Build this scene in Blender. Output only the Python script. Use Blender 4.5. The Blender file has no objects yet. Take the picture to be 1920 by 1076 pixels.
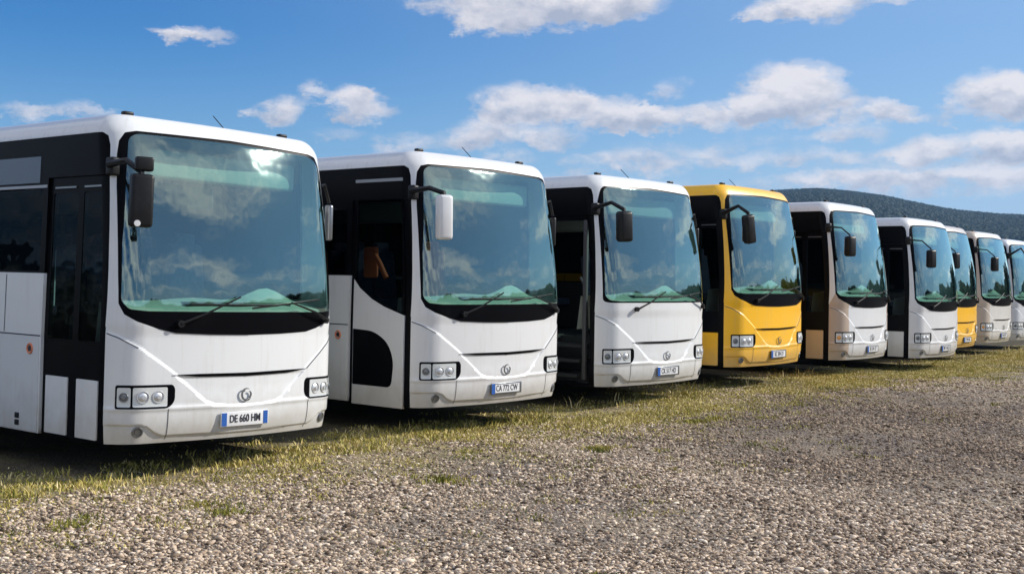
import bpy, bmesh, math, random
import numpy as np
from mathutils import Vector, Matrix
from mathutils.geometry import tessellate_polygon
random.seed(7); np.random.seed(7)
SC = bpy.context.scene
COL = SC.collection
R = math.radians

# ---------------------------------------------------------------- camera
CAM_H = 1.65
cd = bpy.data.cameras.new('camera'); cam = bpy.data.objects.new('camera', cd); COL.objects.link(cam)
cd.sensor_width = 36; cd.sensor_fit = 'HORIZONTAL'; cd.lens = 36 * 2286 / 1920.0
cd.clip_start = .1; cd.clip_end = 20000
cam.matrix_world = Matrix.Translation((0, 0, CAM_H)) @ Matrix.Rotation(R(90 - .202), 4, 'X') @ Matrix.Rotation(R(.932), 4, 'Z')
SC.camera = cam
# ---------------------------------------------------------------- exposure
SC.view_settings.view_transform = 'Standard'; SC.view_settings.look = 'None'
SC.view_settings.exposure = 0.08; SC.view_settings.gamma = 1
SC.render.filter_size = 1.9
SC.cycles.max_bounces = 8; SC.cycles.transparent_max_bounces = 16
SC.cycles.caustics_reflective = False; SC.cycles.caustics_refractive = False
SC.cycles.sample_clamp_indirect = 6
# ---------------------------------------------------------------- sun
SUN_AZ, SUN_EL = 74, 29.5          # azimuth clockwise from +Y
sd = Vector((math.sin(R(SUN_AZ)) * math.cos(R(SUN_EL)), math.cos(R(SUN_AZ)) * math.cos(R(SUN_EL)), math.sin(R(SUN_EL))))
sl = bpy.data.lights.new('sun', 'SUN'); sl.energy = 5.0; sl.angle = R(.55); sl.color = (1, .94, .85)
so = bpy.data.objects.new('sun', sl); COL.objects.link(so); so.rotation_euler = sd.to_track_quat('Z', 'Y').to_euler()

# ---------------------------------------------------------------- node helper
class NT:
    def __init__(s, tree): s.t = tree; s.n = tree.nodes; s.l = tree.links
    def new(s, typ, **kw):
        nd = s.n.new(typ)
        for k, v in kw.items():
            if hasattr(nd, k): setattr(nd, k, v)
        return nd
    def put(s, sock, v):
        if hasattr(v, 'is_output'): s.l.new(v, sock)
        elif v is not None: sock.default_value = v
    def m(s, op, a, b=None, c=None, clamp=False):
        nd = s.n.new('ShaderNodeMath'); nd.operation = op; nd.use_clamp = clamp
        for i, v in enumerate((a, b, c)):
            if v is not None: s.put(nd.inputs[i], v)
        return nd.outputs[0]
    def ss(s, v, a, b, c=0., d=1.):
        nd = s.n.new('ShaderNodeMapRange'); nd.interpolation_type = 'SMOOTHSTEP'
        s.put(nd.inputs[0], v); nd.inputs[1].default_value = a; nd.inputs[2].default_value = b
        nd.inputs[3].default_value = c; nd.inputs[4].default_value = d
        return nd.outputs[0]
    def mix(s, f, a, b):
        nd = s.n.new('ShaderNodeMix'); nd.data_type = 'RGBA'
        s.put(nd.inputs[0], f)
        for i, v in ((6, a), (7, b)):
            if hasattr(v, 'is_output'): s.l.new(v, nd.inputs[i])
            else: nd.inputs[i].default_value = (*v[:3], 1)
        return nd.outputs[2]
    def noise(s, vec, scale, detail=4, rough=.55, dist=0.):
        nd = s.n.new('ShaderNodeTexNoise'); s.put(nd.inputs['Vector'], vec)
        nd.inputs['Scale'].default_value = scale; nd.inputs['Detail'].default_value = detail
        nd.inputs['Roughness'].default_value = rough; nd.inputs['Distortion'].default_value = dist
        return nd.outputs[0]
    def vmul(s, v, k):
        nd = s.n.new('ShaderNodeVectorMath'); nd.operation = 'MULTIPLY'
        s.put(nd.inputs[0], v); nd.inputs[1].default_value = k
        return nd.outputs[0]
    def ramp(s, f, stops):
        nd = s.n.new('ShaderNodeValToRGB'); s.put(nd.inputs[0], f); e = nd.color_ramp.elements
        while len(e) < len(stops): e.new(.5)
        for i, (p, c) in enumerate(stops): e[i].position = p; e[i].color = (*c, 1)
        return nd.outputs[0]

# ---------------------------------------------------------------- world: sky with clouds
W = bpy.data.worlds.new('World'); SC.world = W; W.use_nodes = True
t = NT(W.node_tree); t.n.clear()
wo = t.new('ShaderNodeOutputWorld'); bg = t.new('ShaderNodeBackground'); t.l.new(bg.outputs[0], wo.inputs[0])
sky = t.new('ShaderNodeTexSky', sky_type='NISHITA'); sky.sun_disc = False
sky.sun_elevation = R(SUN_EL); sky.sun_rotation = R(SUN_AZ); sky.air_density = 1.0; sky.dust_density = .25; sky.ozone_density = 3.0
bg.inputs[1].default_value = .135
tc = t.new('ShaderNodeTexCoord'); sep = t.new('ShaderNodeSeparateXYZ'); t.l.new(tc.outputs['Generated'], sep.inputs[0])
dx, dy, dz = sep.outputs
az = t.m('ARCTAN2', dx, dy); el = t.m('ARCSINE', dz)
def pix(px, py):       # photograph pixel -> azimuth, elevation (radians) of the sky behind it
    r = R(.932); a = (px - 960) / 2286; b = (538 - py) / 2286
    a, b = a * math.cos(r) - b * math.sin(r), a * math.sin(r) + b * math.cos(r)
    b -= R(.202)
    return math.atan(a), math.atan(b / math.sqrt(1 + a * a))
# centre x, centre y, half width, half height, strength of each cloud seen
CL = [(1000, 5, 190, 52, 1.25), (930, 45, 75, 26, .8), (1110, 5, 130, 38, 1.), (1500, 20, 75, 27, 1.), (1620, -5, 150, 12, .55), (1450, 25, 60, 14, .5),
      (365, 68, 62, 17, .85), (320, 62, 40, 10, .5), (520, 208, 44, 24, 1.), (595, 178, 38, 20, .75), (680, 205, 62, 27, .95), (675, 185, 30, 22, .7),
      (985, 195, 105, 32, 1.1), (1120, 215, 120, 30, 1.), (1240, 225, 100, 24, .95), (1265, 170, 40, 18, .45), (930, 250, 80, 30, .9), (1040, 262, 45, 22, .7),
      (1450, 185, 62, 52, 1.1), (1510, 180, 65, 52, 1.1), (1400, 210, 85, 20, .8), (1640, 208, 72, 26, .95), (1740, 222, 90, 10, .35), (1600, 250, 50, 18, .6),
      (1860, 185, 75, 38, 1.05), (1930, 180, 60, 36, 1.), (1820, 282, 130, 28, .85), (1900, 272, 60, 30, .8), (1720, 280, 60, 20, .5),
      (1325, 302, 45, 22, .6), (1430, 306, 70, 16, .55), (1545, 302, 60, 18, .6), (1245, 312, 40, 16, .35), (1080, 308, 34, 18, .5), (960, 300, 60, 16, .55),
      (1350, 235, 60, 18, .5), (1175, 300, 70, 18, .5), (1660, 300, 70, 16, .5), (1500, 345, 110, 16, .5), (1700, 330, 90, 18, .5), (1880, 325, 90, 20, .6), (640, 255, 60, 14, .4), (1240, 285, 130, 22, .35), (1480, 268, 120, 20, .3), (1130, 345, 200, 22, .35), (1800, 345, 220, 24, .65), (1600, 335, 120, 14, .35), (820, 268, 110, 20, .5), (150, 212, 70, 14, .7), (35, 212, 45, 18, .75), (720, 278, 60, 14, .35)]
cv = t.new('ShaderNodeCombineXYZ'); t.put(cv.inputs[0], az); t.put(cv.inputs[1], t.m('MULTIPLY', el, 1.7)); sph = cv.outputs[0]
wn = t.noise(sph, 30, 8, .65)                       # billows of the cloud edges
wn2 = t.noise(sph, 9, 3, .5)
jit = t.m('MULTIPLY', t.m('SUBTRACT', wn, .5), .055); jit2 = t.m('MULTIPLY', t.m('SUBTRACT', wn2, .5), .05)
azj = t.m('ADD', az, t.m('ADD', jit, jit2)); elj = t.m('ADD', el, t.m('SUBTRACT', t.m('MULTIPLY', jit, .6), t.m('MULTIPLY', jit2, .25)))
field = None; hgt = None
for (px, py, hw, hh, st) in CL:
    a0, e0 = pix(px, py); rw = hw / 2286 * 1.32; rh = hh / 2286 * 1.45
    u = t.m('MULTIPLY', t.m('SUBTRACT', azj, a0), 1 / rw); v = t.m('MULTIPLY', t.m('SUBTRACT', elj, e0), 1 / rh)
    vd = t.m('MULTIPLY', t.m('MINIMUM', v, 0.), 1.25)      # flatter bases
    vv = t.m('ADD', t.m('MAXIMUM', v, 0.), vd)
    q = t.m('SUBTRACT', 1.0, t.m('ADD', t.m('MULTIPLY', u, u), t.m('MULTIPLY', vv, vv)))
    q = t.m('MULTIPLY', t.m('MAXIMUM', q, 0.), st)
    h = t.m('MULTIPLY', q, v)
    field = q if field is None else t.m('ADD', field, q)
    hgt = h if hgt is None else t.m('ADD', hgt, h)
# clouds over the rest of the sky (seen in the windscreens), laid on a flat layer
inv = t.m('DIVIDE', 1.0, t.m('ADD', t.m('MAXIMUM', dz, 0.), .10))
pv = t.new('ShaderNodeCombineXYZ'); t.put(pv.inputs[0], t.m('MULTIPLY', dx, inv)); t.put(pv.inputs[1], t.m('MULTIPLY', dy, inv))
gn = t.noise(pv.outputs[0], .95, 5, .52)
outside = t.ss(t.m('ABSOLUTE', az), R(25), R(33))
over = t.ss(el, R(15.5), R(21))
outside = t.m('MAXIMUM', outside, over)
fill_bank0 = t.ss(t.m('ADD', t.m('MULTIPLY', dx, -.64), t.m('MULTIPLY', dy, -.77)), -.1, .7)  # thickens the unseen clouds added there to fill the shaded flanks
gen = t.m('MULTIPLY', t.m('MULTIPLY', t.m('SUBTRACT', t.m('ADD', gn, t.m('MULTIPLY', fill_bank0, .10)), .47), 4.), outside)
field = t.m('ADD', field, t.m('MAXIMUM', gen, 0.))
fine = t.m('ADD', t.m('MULTIPLY', t.m('SUBTRACT', wn, .5), 1.5), t.m('MULTIPLY', t.m('SUBTRACT', t.noise(sph, 70, 5, .65), .5), .8))
mask = t.ss(t.m('ADD', field, fine), .0, 1.05)
mask = t.m('MULTIPLY', mask, t.ss(field, .0, .3))
lum = t.m('ADD', t.m('ADD', .60, t.m('MULTIPLY', hgt, 1.0)), t.m('MULTIPLY', t.m('SUBTRACT', t.noise(sph, 38, 6, .62), .5), 2.2), clamp=True)
lum = t.m('ADD', lum, t.m('MULTIPLY', outside, .35), clamp=True)
cloud = t.mix(lum, (3.1, 3.35, 4.1), (6.3, 6.0, 6.1))
fill_bank = t.ss(t.m('ADD', t.m('MULTIPLY', dx, -.64), t.m('MULTIPLY', dy, -.77)), -.1, .7)   # unseen bright clouds behind the camera, added to fill the shaded flanks
cloud = t.mix(outside, cloud, t.vmul(cloud, (1.45, 1.5, 1.55)))
cloud = t.mix(fill_bank, cloud, (9.4, 9.3, 9.3))
sat = t.new('ShaderNodeHueSaturation'); t.l.new(sky.outputs[0], sat.inputs['Color']); sat.inputs['Saturation'].default_value = 1.22; sat.inputs['Value'].default_value = 1.0
sdot = t.m('ADD', t.m('MULTIPLY', dx, sd.x), t.m('ADD', t.m('MULTIPLY', dy, sd.y), t.m('MULTIPLY', dz, sd.z)))
low = t.m('ADD', t.ss(el, R(-1), R(12), .68, 0.), t.ss(sdot, .0, .75, 0., .52), clamp=True)
tint = t.vmul(sat.outputs[0], (.27, .57, .84))      # clear, deep summer blue                 # pale air near the horizon
skyc = t.mix(low, tint, (3.1, 4.3, 5.6))
final = t.mix(t.m('MULTIPLY', mask, .93), skyc, cloud)
t.l.new(final, bg.inputs[0])

# ---------------------------------------------------------------- materials
MATS = {}
def mat(name, base=(.5, .5, .5), rough=.5, metal=0., spec=.5, coat=0., build=None):
    if name in MATS: return MATS[name]
    m = bpy.data.materials.new(name); m.use_nodes = True; MATS[name] = m
    t = NT(m.node_tree); b = t.n['Principled BSDF']
    b.inputs['Base Color'].default_value = (*base, 1); b.inputs['Roughness'].default_value = rough
    b.inputs['Metallic'].default_value = metal; b.inputs['Specular IOR Level'].default_value = spec
    b.inputs['Coat Weight'].default_value = coat; b.inputs['Coat Roughness'].default_value = .06
    if build: build(t, b)
    return m
def paint(name, c1, c2=None, split=.93):
    """coach paint: road dust low down, faint run-down streaks; c2 = second colour of the outer cheeks and flanks"""
    def f(t, b):
        tc = t.new('ShaderNodeTexCoord'); o = tc.outputs['Object']
        sp = t.new('ShaderNodeSeparateXYZ'); t.l.new(o, sp.inputs[0])
        col = c1
        if c2: col = t.mix(t.ss(t.m('ABSOLUTE', sp.outputs[0]), split - .015, split + .015), c1, c2)
        st = t.noise(t.vmul(o, (9, 9, .7)), 2.2, 5, .6)
        col = t.mix(t.m('MULTIPLY', t.ss(st, .50, .78), .22), col, (.42, .38, .31))
        n = t.noise(o, 5, 5, .65)
        dz_ = t.m('MULTIPLY', t.ss(t.m('ADD', sp.outputs[2], t.m('MULTIPLY', n, .6)), .45, 1.15, 1., 0.), .55)
        col = t.mix(dz_, col, (.36, .31, .23))
        spk = t.noise(o, 42, 3, .7); col = t.mix(t.m('MULTIPLY', t.ss(spk, .66, .76), .30), col, (.25, .21, .16))      # fly and stone marks
        t.l.new(col, b.inputs['Base Color'])
        t.put(b.inputs['Roughness'], t.m('ADD', .26, t.m('MULTIPLY', n, .22)))
    return mat(name, c1, .35, coat=.45, build=f)
WHITE = paint('white coach paint', (.72, .73, .73))
WHITE2 = paint('slightly warm white coach paint', (.70, .70, .70))
YELLOW = paint('yellow coach paint', (.95, .50, .004))
TAN_W = paint('white paint with tan cheeks', (.70, .71, .72), (.47, .37, .29))
TAN = paint('tan flank paint', (.47, .37, .29))
CREAM_W = paint('cream paint with beige cheeks', (.68, .66, .62), (.52, .44, .36))
CREAM = paint('beige flank paint', (.52, .45, .38))
SILVER = paint('pale silver paint', (.62, .64, .67))
GREYW = paint('greyish white flank paint', (.64, .66, .67))
def dusty(t, b):
    tc = t.new('ShaderNodeTexCoord'); n = t.noise(tc.outputs['Object'], 8, 5, .6)
    t.l.new(t.mix(t.ss(n, .45, .8, 0, .35), (.008, .008, .009), (.045, .042, .038)), b.inputs['Base Color'])
BLACK = mat('black glossy trim', rough=.3, spec=.05, build=lambda t, b: t.l.new(t.mix(t.ss(t.noise(t.new('ShaderNodeTexCoord').outputs['Object'], 3, 4, .6), .5, .8, 0, .3), (.003, .003, .004), (.012, .012, .013)), b.inputs['Base Color']))
RUBBER = mat('black rubber', rough=.6, spec=.2, build=dusty)
PLAST = mat('black mirror plastic', rough=.42, spec=.25, build=dusty)
SEAM = mat('dark panel seam', (.05, .05, .055), .8)
CHROME = mat('chromed reflector', (.66, .67, .68), .42, .7)
LAMP = mat('lamp glass', (.66, .68, .67), .22, .1, coat=.5)
AMBER = mat('amber lamp glass', (.8, .42, .12), .2, coat=.5)
DASH = mat('grey dashboard plastic', rough=.6, build=lambda t, b: t.l.new(t.mix(t.noise(t.new('ShaderNodeTexCoord').outputs['Object'], 6, 4, .6), (.34, .38, .35), (.58, .64, .58)), b.inputs['Base Color']))
DASHD = mat('dark dashboard plastic', (.035, .04, .04), .5)
INTER = mat('dark interior lining', (.018, .02, .022), .8)
CEIL = mat('pale interior ceiling', (.32, .35, .35), .8)
SEATM = mat('dark blue seat cloth', rough=.9, build=lambda t, b: t.l.new(t.mix(t.ss(t.noise(t.new('ShaderNodeTexCoord').outputs['Object'], 22, 3, .6), .4, .6), (.03, .05, .10), (.07, .08, .12)), b.inputs['Base Color']))
RED = mat('orange red seat cloth', (.42, .09, .03), .8)
TYRE = mat('tyre rubber', rough=.85, build=dusty)
RIM = mat('grey wheel rim', (.35, .35, .36), .4, .6)
EMB = mat('grey emblem metal', (.22, .23, .24), .3, .7)
BLUE = mat('plate blue band', (.02, .10, .38), .4)
PLATEW = mat('plate white', (.72, .72, .72), .4)
INK = mat('plate lettering', (.02, .02, .03), .5)
PALE = mat('pale curtain cloth', (.45, .55, .58), .8)
BLIND = mat('pale destination blind', (.40, .47, .45), .5)
POLE = mat('dark painted steel', (.05, .05, .055), .5)
ORANGE = mat('orange sticker', (.70, .22, .10), .5)
MIRR = mat('mirror glass', (.7, .72, .74), .03, 1.)
def glass(name, tint, r0, rough=.0, fk=1.5, refl=(.62, .88, .95)):
    m = bpy.data.materials.new(name); m.use_nodes = True; t = NT(m.node_tree); t.n.clear()
    out = t.new('ShaderNodeOutputMaterial'); mx = t.new('ShaderNodeMixShader'); tr = t.new('ShaderNodeBsdfTransparent'); gl = t.new('ShaderNodeBsdfGlossy')
    tr.inputs[0].default_value = (*tint, 1); gl.inputs[0].default_value = (*refl, 1); gl.inputs['Roughness'].default_value = rough
    fr = t.new('ShaderNodeFresnel'); fr.inputs[0].default_value = 1.5
    tc = t.new('ShaderNodeTexCoord'); n = t.noise(tc.outputs['Object'], 1.6, 3, .5); bm = t.new('ShaderNodeBump')
    bm.inputs['Strength'].default_value = .045; bm.inputs['Distance'].default_value = .25; t.l.new(n, bm.inputs['Height'])
    t.l.new(bm.outputs[0], gl.inputs['Normal']); t.l.new(bm.outputs[0], fr.inputs['Normal'])
    geo = t.new('ShaderNodeNewGeometry')
    fac = t.m('MULTIPLY', t.m('ADD', r0, t.m('MULTIPLY', fr.outputs[0], fk), clamp=True), t.m('SUBTRACT', 1.0, geo.outputs['Backfacing']))
    t.l.new(fac, mx.inputs[0]); t.l.new(tr.outputs[0], mx.inputs[1]); t.l.new(gl.outputs[0], mx.inputs[2]); t.l.new(mx.outputs[0], out.inputs[0])
    MATS[name] = m; return m
WGLASS = glass('green tinted windscreen glass', (.50, .72, .64), .15, .045, 1.9, (.80, 1., .93))
SGLASS = glass('dark tinted side glass', (.10, .12, .13), .0, .01, .22, (.5, .62, .75))
DGLASS = glass('door glass', (.30, .36, .37), .0, .01, .25, (.5, .62, .75))

# ---------------------------------------------------------------- objects helpers
def link(name, me, m, parent=None, smooth=False):
    o = bpy.data.objects.new(name, me); COL.objects.link(o)
    if m is not None: me.materials.append(m)
    if parent is not None: o.parent = parent
    if smooth: me.shade_smooth()
    return o
class MB:
    def __init__(s): s.b = bmesh.new()
    def box(s, c, d, rot=None, bev=0.):
        r = bmesh.ops.create_cube(s.b, size=1); M = Matrix.Translation(c) @ (rot.to_4x4() if rot else Matrix.Identity(4)) @ Matrix.Diagonal((*d, 1))
        bmesh.ops.transform(s.b, matrix=M, verts=r['verts'])
        if bev:
            es = list({e for v in r['verts'] for e in v.link_edges}); bmesh.ops.bevel(s.b, geom=es, offset=bev, segments=3, affect='EDGES', profile=.5)
        return s
    def tube(s, pts, r, n=8):
        pts = [Vector(p) for p in pts]; rr = r if isinstance(r, (list, tuple)) else [r] * len(pts); rings = []
        for i, p in enumerate(pts):
            d = (pts[min(i + 1, len(pts) - 1)] - pts[max(i - 1, 0)]).normalized()
            a = d.orthogonal() if i == 0 else (a - d * a.dot(d)); a = a.normalized(); b_ = d.cross(a)
            rings.append([s.b.verts.new(p + (a * math.cos(2 * math.pi * k / n) + b_ * math.sin(2 * math.pi * k / n)) * rr[i]) for k in range(n)])
        for A, B in zip(rings, rings[1:]):
            for k in range(n): s.b.faces.new((A[k], A[(k + 1) % n], B[(k + 1) % n], B[k]))
        s.b.faces.new(rings[0][::-1]); s.b.faces.new(rings[-1]); return s
    def cyl(s, c, axis, r, h, n=24, r2=None):
        M = Matrix.Translation(c) @ Vector(axis).to_track_quat('Z', 'Y').to_matrix().to_4x4()
        bmesh.ops.create_cone(s.b, cap_ends=True, segments=n, radius1=r, radius2=r if r2 is None else r2, depth=h, matrix=M); return s
    def torus(s, c, axis, R_, r, n=28, k=8, a0=0, a1=2 * math.pi):
        M = Matrix.Translation(c) @ Vector(axis).to_track_quat('Z', 'Y').to_matrix().to_4x4(); rings = []
        full = abs(a1 - a0 - 2 * math.pi) < 1e-4; N = n if full else n + 1
        for i in range(N):
            a = a0 + (a1 - a0) * i / n
            rings.append([s.b.verts.new(M @ Vector(((R_ + r * math.cos(2 * math.pi * j / k)) * math.cos(a), (R_ + r * math.cos(2 * math.pi * j / k)) * math.sin(a), r * math.sin(2 * math.pi * j / k)))) for j in range(k)])
        for i in range(n):
            A, B = rings[i], rings[(i + 1) % N]
            for j in range(k): s.b.faces.new((A[j], B[j], B[(j + 1) % k], A[(j + 1) % k]))
        return s
    def build(s, name, m, parent=None, smooth=True, auto=35):
        me = bpy.data.meshes.new(name); bmesh.ops.recalc_face_normals(s.b, faces=s.b.faces[:])
        for f in s.b.faces: f.smooth = smooth
        for e in s.b.edges:
            if len(e.link_faces) == 2 and e.calc_face_angle(0) > R(auto): e.smooth = False
        s.b.to_mesh(me); s.b.free()
        return link(name, me, m, parent)

# ---------------------------------------------------------------- coach shell: a surface over (s, t)
R0 = 5.0; XA = .995; A0 = math.asin(XA / R0); Y0 = R0 * (1 - math.cos(A0)); RC = (1.275 - XA) / (1 - math.sin(A0))
S0 = R0 * A0; S1 = S0 + RC * (math.pi / 2 - A0); Y1 = Y0 + RC * math.cos(A0); H0 = 2.96; RR = .19; TT = H0 + RR * math.pi / 2
SE = S1 + 12 - Y1
def plan(s):
    g = 1 if s >= 0 else -1; a = abs(s)
    if a < S0: k = a / R0; return g * R0 * math.sin(k), R0 * (1 - math.cos(k)), g * math.sin(k), -math.cos(k)
    if a < S1: k = A0 + (a - S0) / RC; return g * (XA + RC * (math.sin(k) - math.sin(A0))), Y0 + RC * (math.cos(A0) - math.cos(k)), g * math.sin(k), -math.cos(k)
    return g * 1.275, Y1 + (a - S1), float(g), 0.
def S_(s, t, d=0.):
    x, y, nx, ny = plan(s)
    if t <= H0: z = t; ins = 0.; nz = 0.; cs = 1.
    else: a = (t - H0) / RR; ins = RR * (1 - math.cos(a)); z = H0 + RR * math.sin(a); nz = math.sin(a); cs = math.cos(a)
    if z < .55: ins += .05 * ((.55 - z) / .25) ** 2 * (-ny)
    x -= nx * ins; y -= ny * ins
    y += .33 * max(0, (z - 1.45) / 1.6) ** 1.6 * max(0, 1 - y / .8)
    if z > 1.2: x -= .035 * ((z - 1.2) / 1.8) * nx
    return Vector((x + nx * d * cs, y + ny * d * cs, z + nz * d))
CREASE = [(-1.40, 1.255), (-1.25, 1.20), (-1.05, 1.10), (-.76, .895), (-.55, .725), (-.44, .635), (-.34, .598), (-.2, .585), (0, .58)]
CREASE = CREASE + [(-a, b) for a, b in CREASE[-2::-1]]
LIP = [(-1.4, .47), (-1.06, .475), (-.98, .455), (-.90, .395), (-.84, .372), (0, .355)]
LIP = LIP + [(-a, b) for a, b in LIP[-2::-1]]
def pl_dist(P, s, t):
    best = 9; sg = 1
    for (a, b), (c, d) in zip(P, P[1:]):
        L = (c - a) ** 2 + (d - b) ** 2; k = max(0, min(1, ((s - a) * (c - a) + (t - b) * (d - b)) / L))
        q = math.hypot(s - a - k * (c - a), t - b - k * (d - b))
        if q < best: best = q; sg = 1 if (c - a) * (t - b) - (d - b) * (s - a) > 0 else -1
    return best * sg
def sm(x, a, b): x = max(0, min(1, (x - a) / (b - a))); return x * x * (3 - 2 * x)
def relief(s, t):
    if abs(s) > 1.41 or t > 1.36: return 0.
    edge = (1 - sm(abs(s), 1.3, 1.4)) * (1 - sm(t, 1.2, 1.34))
    q = pl_dist(CREASE, s, t)
    d = -.013 * sm(q, 0., .030) * (1. if s < .0 else .6)
    if t < .885 and q > 0: d -= .010 * sm(.885 - t, 0, .03) * (1 - sm(.885 - t, .10, .28))   # hollow below the slot
    l = pl_dist(LIP, s, t)
    d -= .016 * sm(-l, 0, .02) * (1 - sm(-l, .05, .2) * .3)
    d += .010 * math.exp(-((t - .60) / .02) ** 2) * (1 - sm(q, -.01, .02))
    return d * edge
def P_(s, t, d=0., rel=False): return S_(s, t, d + (relief(s, t) if rel else 0.))
def N_(s, t, rel=False):
    h = .004; a = P_(s + h, t, 0, rel) - P_(s - h, t, 0, rel); b = P_(s, min(t + h, TT), 0, rel) - P_(s, t - h, 0, rel)
    n = a.cross(b); return n.normalized() if n.length > 0 else Vector((0, 0, 1))
def rnd(pts, default=0.):
    """polygon corners (s, t[, radius]) -> outline with rounded corners"""
    out = []; n = len(pts)
    for i in range(n):
        p = pts[i]; r = p[2] if len(p) > 2 else default; P = Vector(p[:2])
        if r <= 0: out.append((P.x, P.y)); continue
        A = Vector(pts[i - 1][:2]); B = Vector(pts[(i + 1) % n][:2]); u = (A - P); v = (B - P)
        k = min(r, u.length * .49, v.length * .49); a = P + u.normalized() * k; b = P + v.normalized() * k
        for j in range(6):
            w = j / 5; q = a * (1 - w) ** 2 + P * 2 * w * (1 - w) + b * w * w; out.append((q.x, q.y))
    return out
def rect(a, b, c, d, r=0.): return rnd([(a, c, r), (b, c, r), (b, d, r), (a, d, r)])
GS = sorted(set([round(x, 4) for x in list(np.arange(-1.0, 1.001, .1)) + [s_ * (S0 + (S1 - S0) * k / 7) for s_ in (-1, 1) for k in range(8)] + [s_ * k for s_ in (-1, 1) for k in (2., 3., 5., 7., 9., 11.)]]))
GT = [.36, .42, .48, .55, .7, .9, 1.15, 1.3, 1.45, 1.6, 1.8, 2., 2.2, 2.4, 2.6, 2.8, H0] + [H0 + (TT - H0) * k / 7 for k in range(1, 7)]
def patch_bm(polys, d=0., thick=0., gs=None, gt=None, rel=False, fn=None):
    bm = bmesh.new(); vs = []
    for P in polys: vs += [bm.verts.new((a, b, 0)) for a, b in P]
    for tri in tessellate_polygon([[Vector((a, b, 0)) for a, b in P] for P in polys]):
        try: bm.faces.new([vs[i] for i in tri])
        except ValueError: pass
    s0 = min(v.co.x for v in bm.verts); s1 = max(v.co.x for v in bm.verts); t0 = min(v.co.y for v in bm.verts); t1 = max(v.co.y for v in bm.verts)
    for g in (GS if gs is None else gs):
        if s0 + .002 < g < s1 - .002: bmesh.ops.bisect_plane(bm, geom=bm.verts[:] + bm.edges[:] + bm.faces[:], dist=1e-5, plane_co=(g, 0, 0), plane_no=(1, 0, 0))
    for g in (GT if gt is None else gt):
        if t0 + .002 < g < t1 - .002: bmesh.ops.bisect_plane(bm, geom=bm.verts[:] + bm.edges[:] + bm.faces[:], dist=1e-5, plane_co=(0, g, 0), plane_no=(0, 1, 0))
    bmesh.ops.recalc_face_normals(bm, faces=bm.faces[:])
    if sum(f.normal.z * f.calc_area() for f in bm.faces) < 0: bmesh.ops.reverse_faces(bm, faces=bm.faces[:])
    nr = {}
    be = [e for e in bm.edges if len(e.link_faces) == 1]
    bm.verts.index_update()
    data = {v: (v.co.x, v.co.y) for v in bm.verts}
    main = list(bm.faces)
    for v, (a, b) in data.items():
        v.co = P_(a, b, d + (fn(a, b) if fn else 0), rel)
    if thick:
        low = {}
        for e in be:
            f = e.link_faces[0]; l = [l for l in f.loops if l.edge == e][0]; A, B = l.vert, l.link_loop_next.vert
            for v in (A, B):
                if v not in low: low[v] = [bm.verts.new(P_(*data[v], d - thick, rel)), bm.verts.new(v.co)]
            bm.faces.new((low[B][1], low[A][1], low[A][0], low[B][0]))
    return bm, data, main
def patch(name, polys, m, parent, d=0., thick=0., gs=None, gt=None, rel=False, fn=None):
    if polys and isinstance(polys[0][0], (int, float)): polys = [polys]
    bm, data, main = patch_bm(polys, d, thick, gs, gt, rel, fn)
    for f in bm.faces: f.smooth = False
    for f in main: f.smooth = True
    bm.normal_update(); bm.verts.index_update()
    nv = {v.index: N_(*ab, rel) for v, ab in data.items()}
    me = bpy.data.meshes.new(name); bm.to_mesh(me); bm.free()
    if fn is None:
        me.normals_split_custom_set_from_vertices([nv.get(i, Vector((0, 0, 0))) for i in range(len(me.vertices))])
    return link(name, me, m, parent)

# outlines in (s, t)
WS = [(-.9, 1.285), (-.745, 1.252), (-.4, 1.238), (0, 1.232), (.4, 1.238), (.745, 1.252), (.9, 1.285), (1.1, 1.35), (1.21, 1.41), (1.262, 1.50), (1.268, 1.75), (1.264, 2.1), (1.252, 2.5), (1.225, 2.78)]
WS += [(1.19, 2.90), (1.12, 2.975), (1.0, 3.0), (0, 3.02)]
WS = WS + [(-a, b) for a, b in WS[-2:6:-1]]
def inset(P, k):   # shrink an outline by k
    n = len(P); out = []
    for i in range(n):
        a = Vector(P[i - 1]); p = Vector(P[i]); b = Vector(P[(i + 1) % n]); u = (p - a).normalized(); v = (b - p).normalized()
        nn = Vector((-u.y - v.y, u.x + v.x)).normalized(); out.append(tuple(p + nn * k / max(.5, nn.dot(Vector((-u.y, u.x))))))
    return out
GLW = [(-1.0, 1.44), (1.0, 1.44), (1.17, 1.455, .03), (1.235, 1.52, .05), (1.238, 2.1), (1.20, 2.60), (1.16, 2.90, .12), (1.0, 2.975, .08), (0, 2.99), (-1.0, 2.975, .08), (-1.09, 2.93, .12), (-1.15, 2.60), (-1.225, 2.0), (-1.24, 1.52, .05), (-1.17, 1.455, .03)]
GLW = rnd(GLW)
WSn = WS   # bus with black band
WS3 = rnd([(-1.17, 1.42, .06), (1.17, 1.42, .06), (1.268, 1.44, .05), (1.268, 1.75), (1.264, 2.1), (1.252, 2.5), (1.225, 2.78), (1.12, 2.99, .12), (0, 3.02), (-1.12, 2.99, .12), (-1.225, 2.78), (-1.252, 2.5), (-1.264, 2.1), (-1.268, 1.75), (-1.268, 1.44, .05)])
DOORE = [(-1.37, .3), (-1.375, 1.30), (-1.35, 2.0), (-1.315, 2.6), (-1.285, 2.86), (-1.30, 2.94), (-1.37, 2.97)]
GSF = [round(x, 4) for x in np.arange(-1.35, 1.36, .02)]; GTF = [round(x, 4) for x in np.arange(.33, 1.45, .015)]

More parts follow.
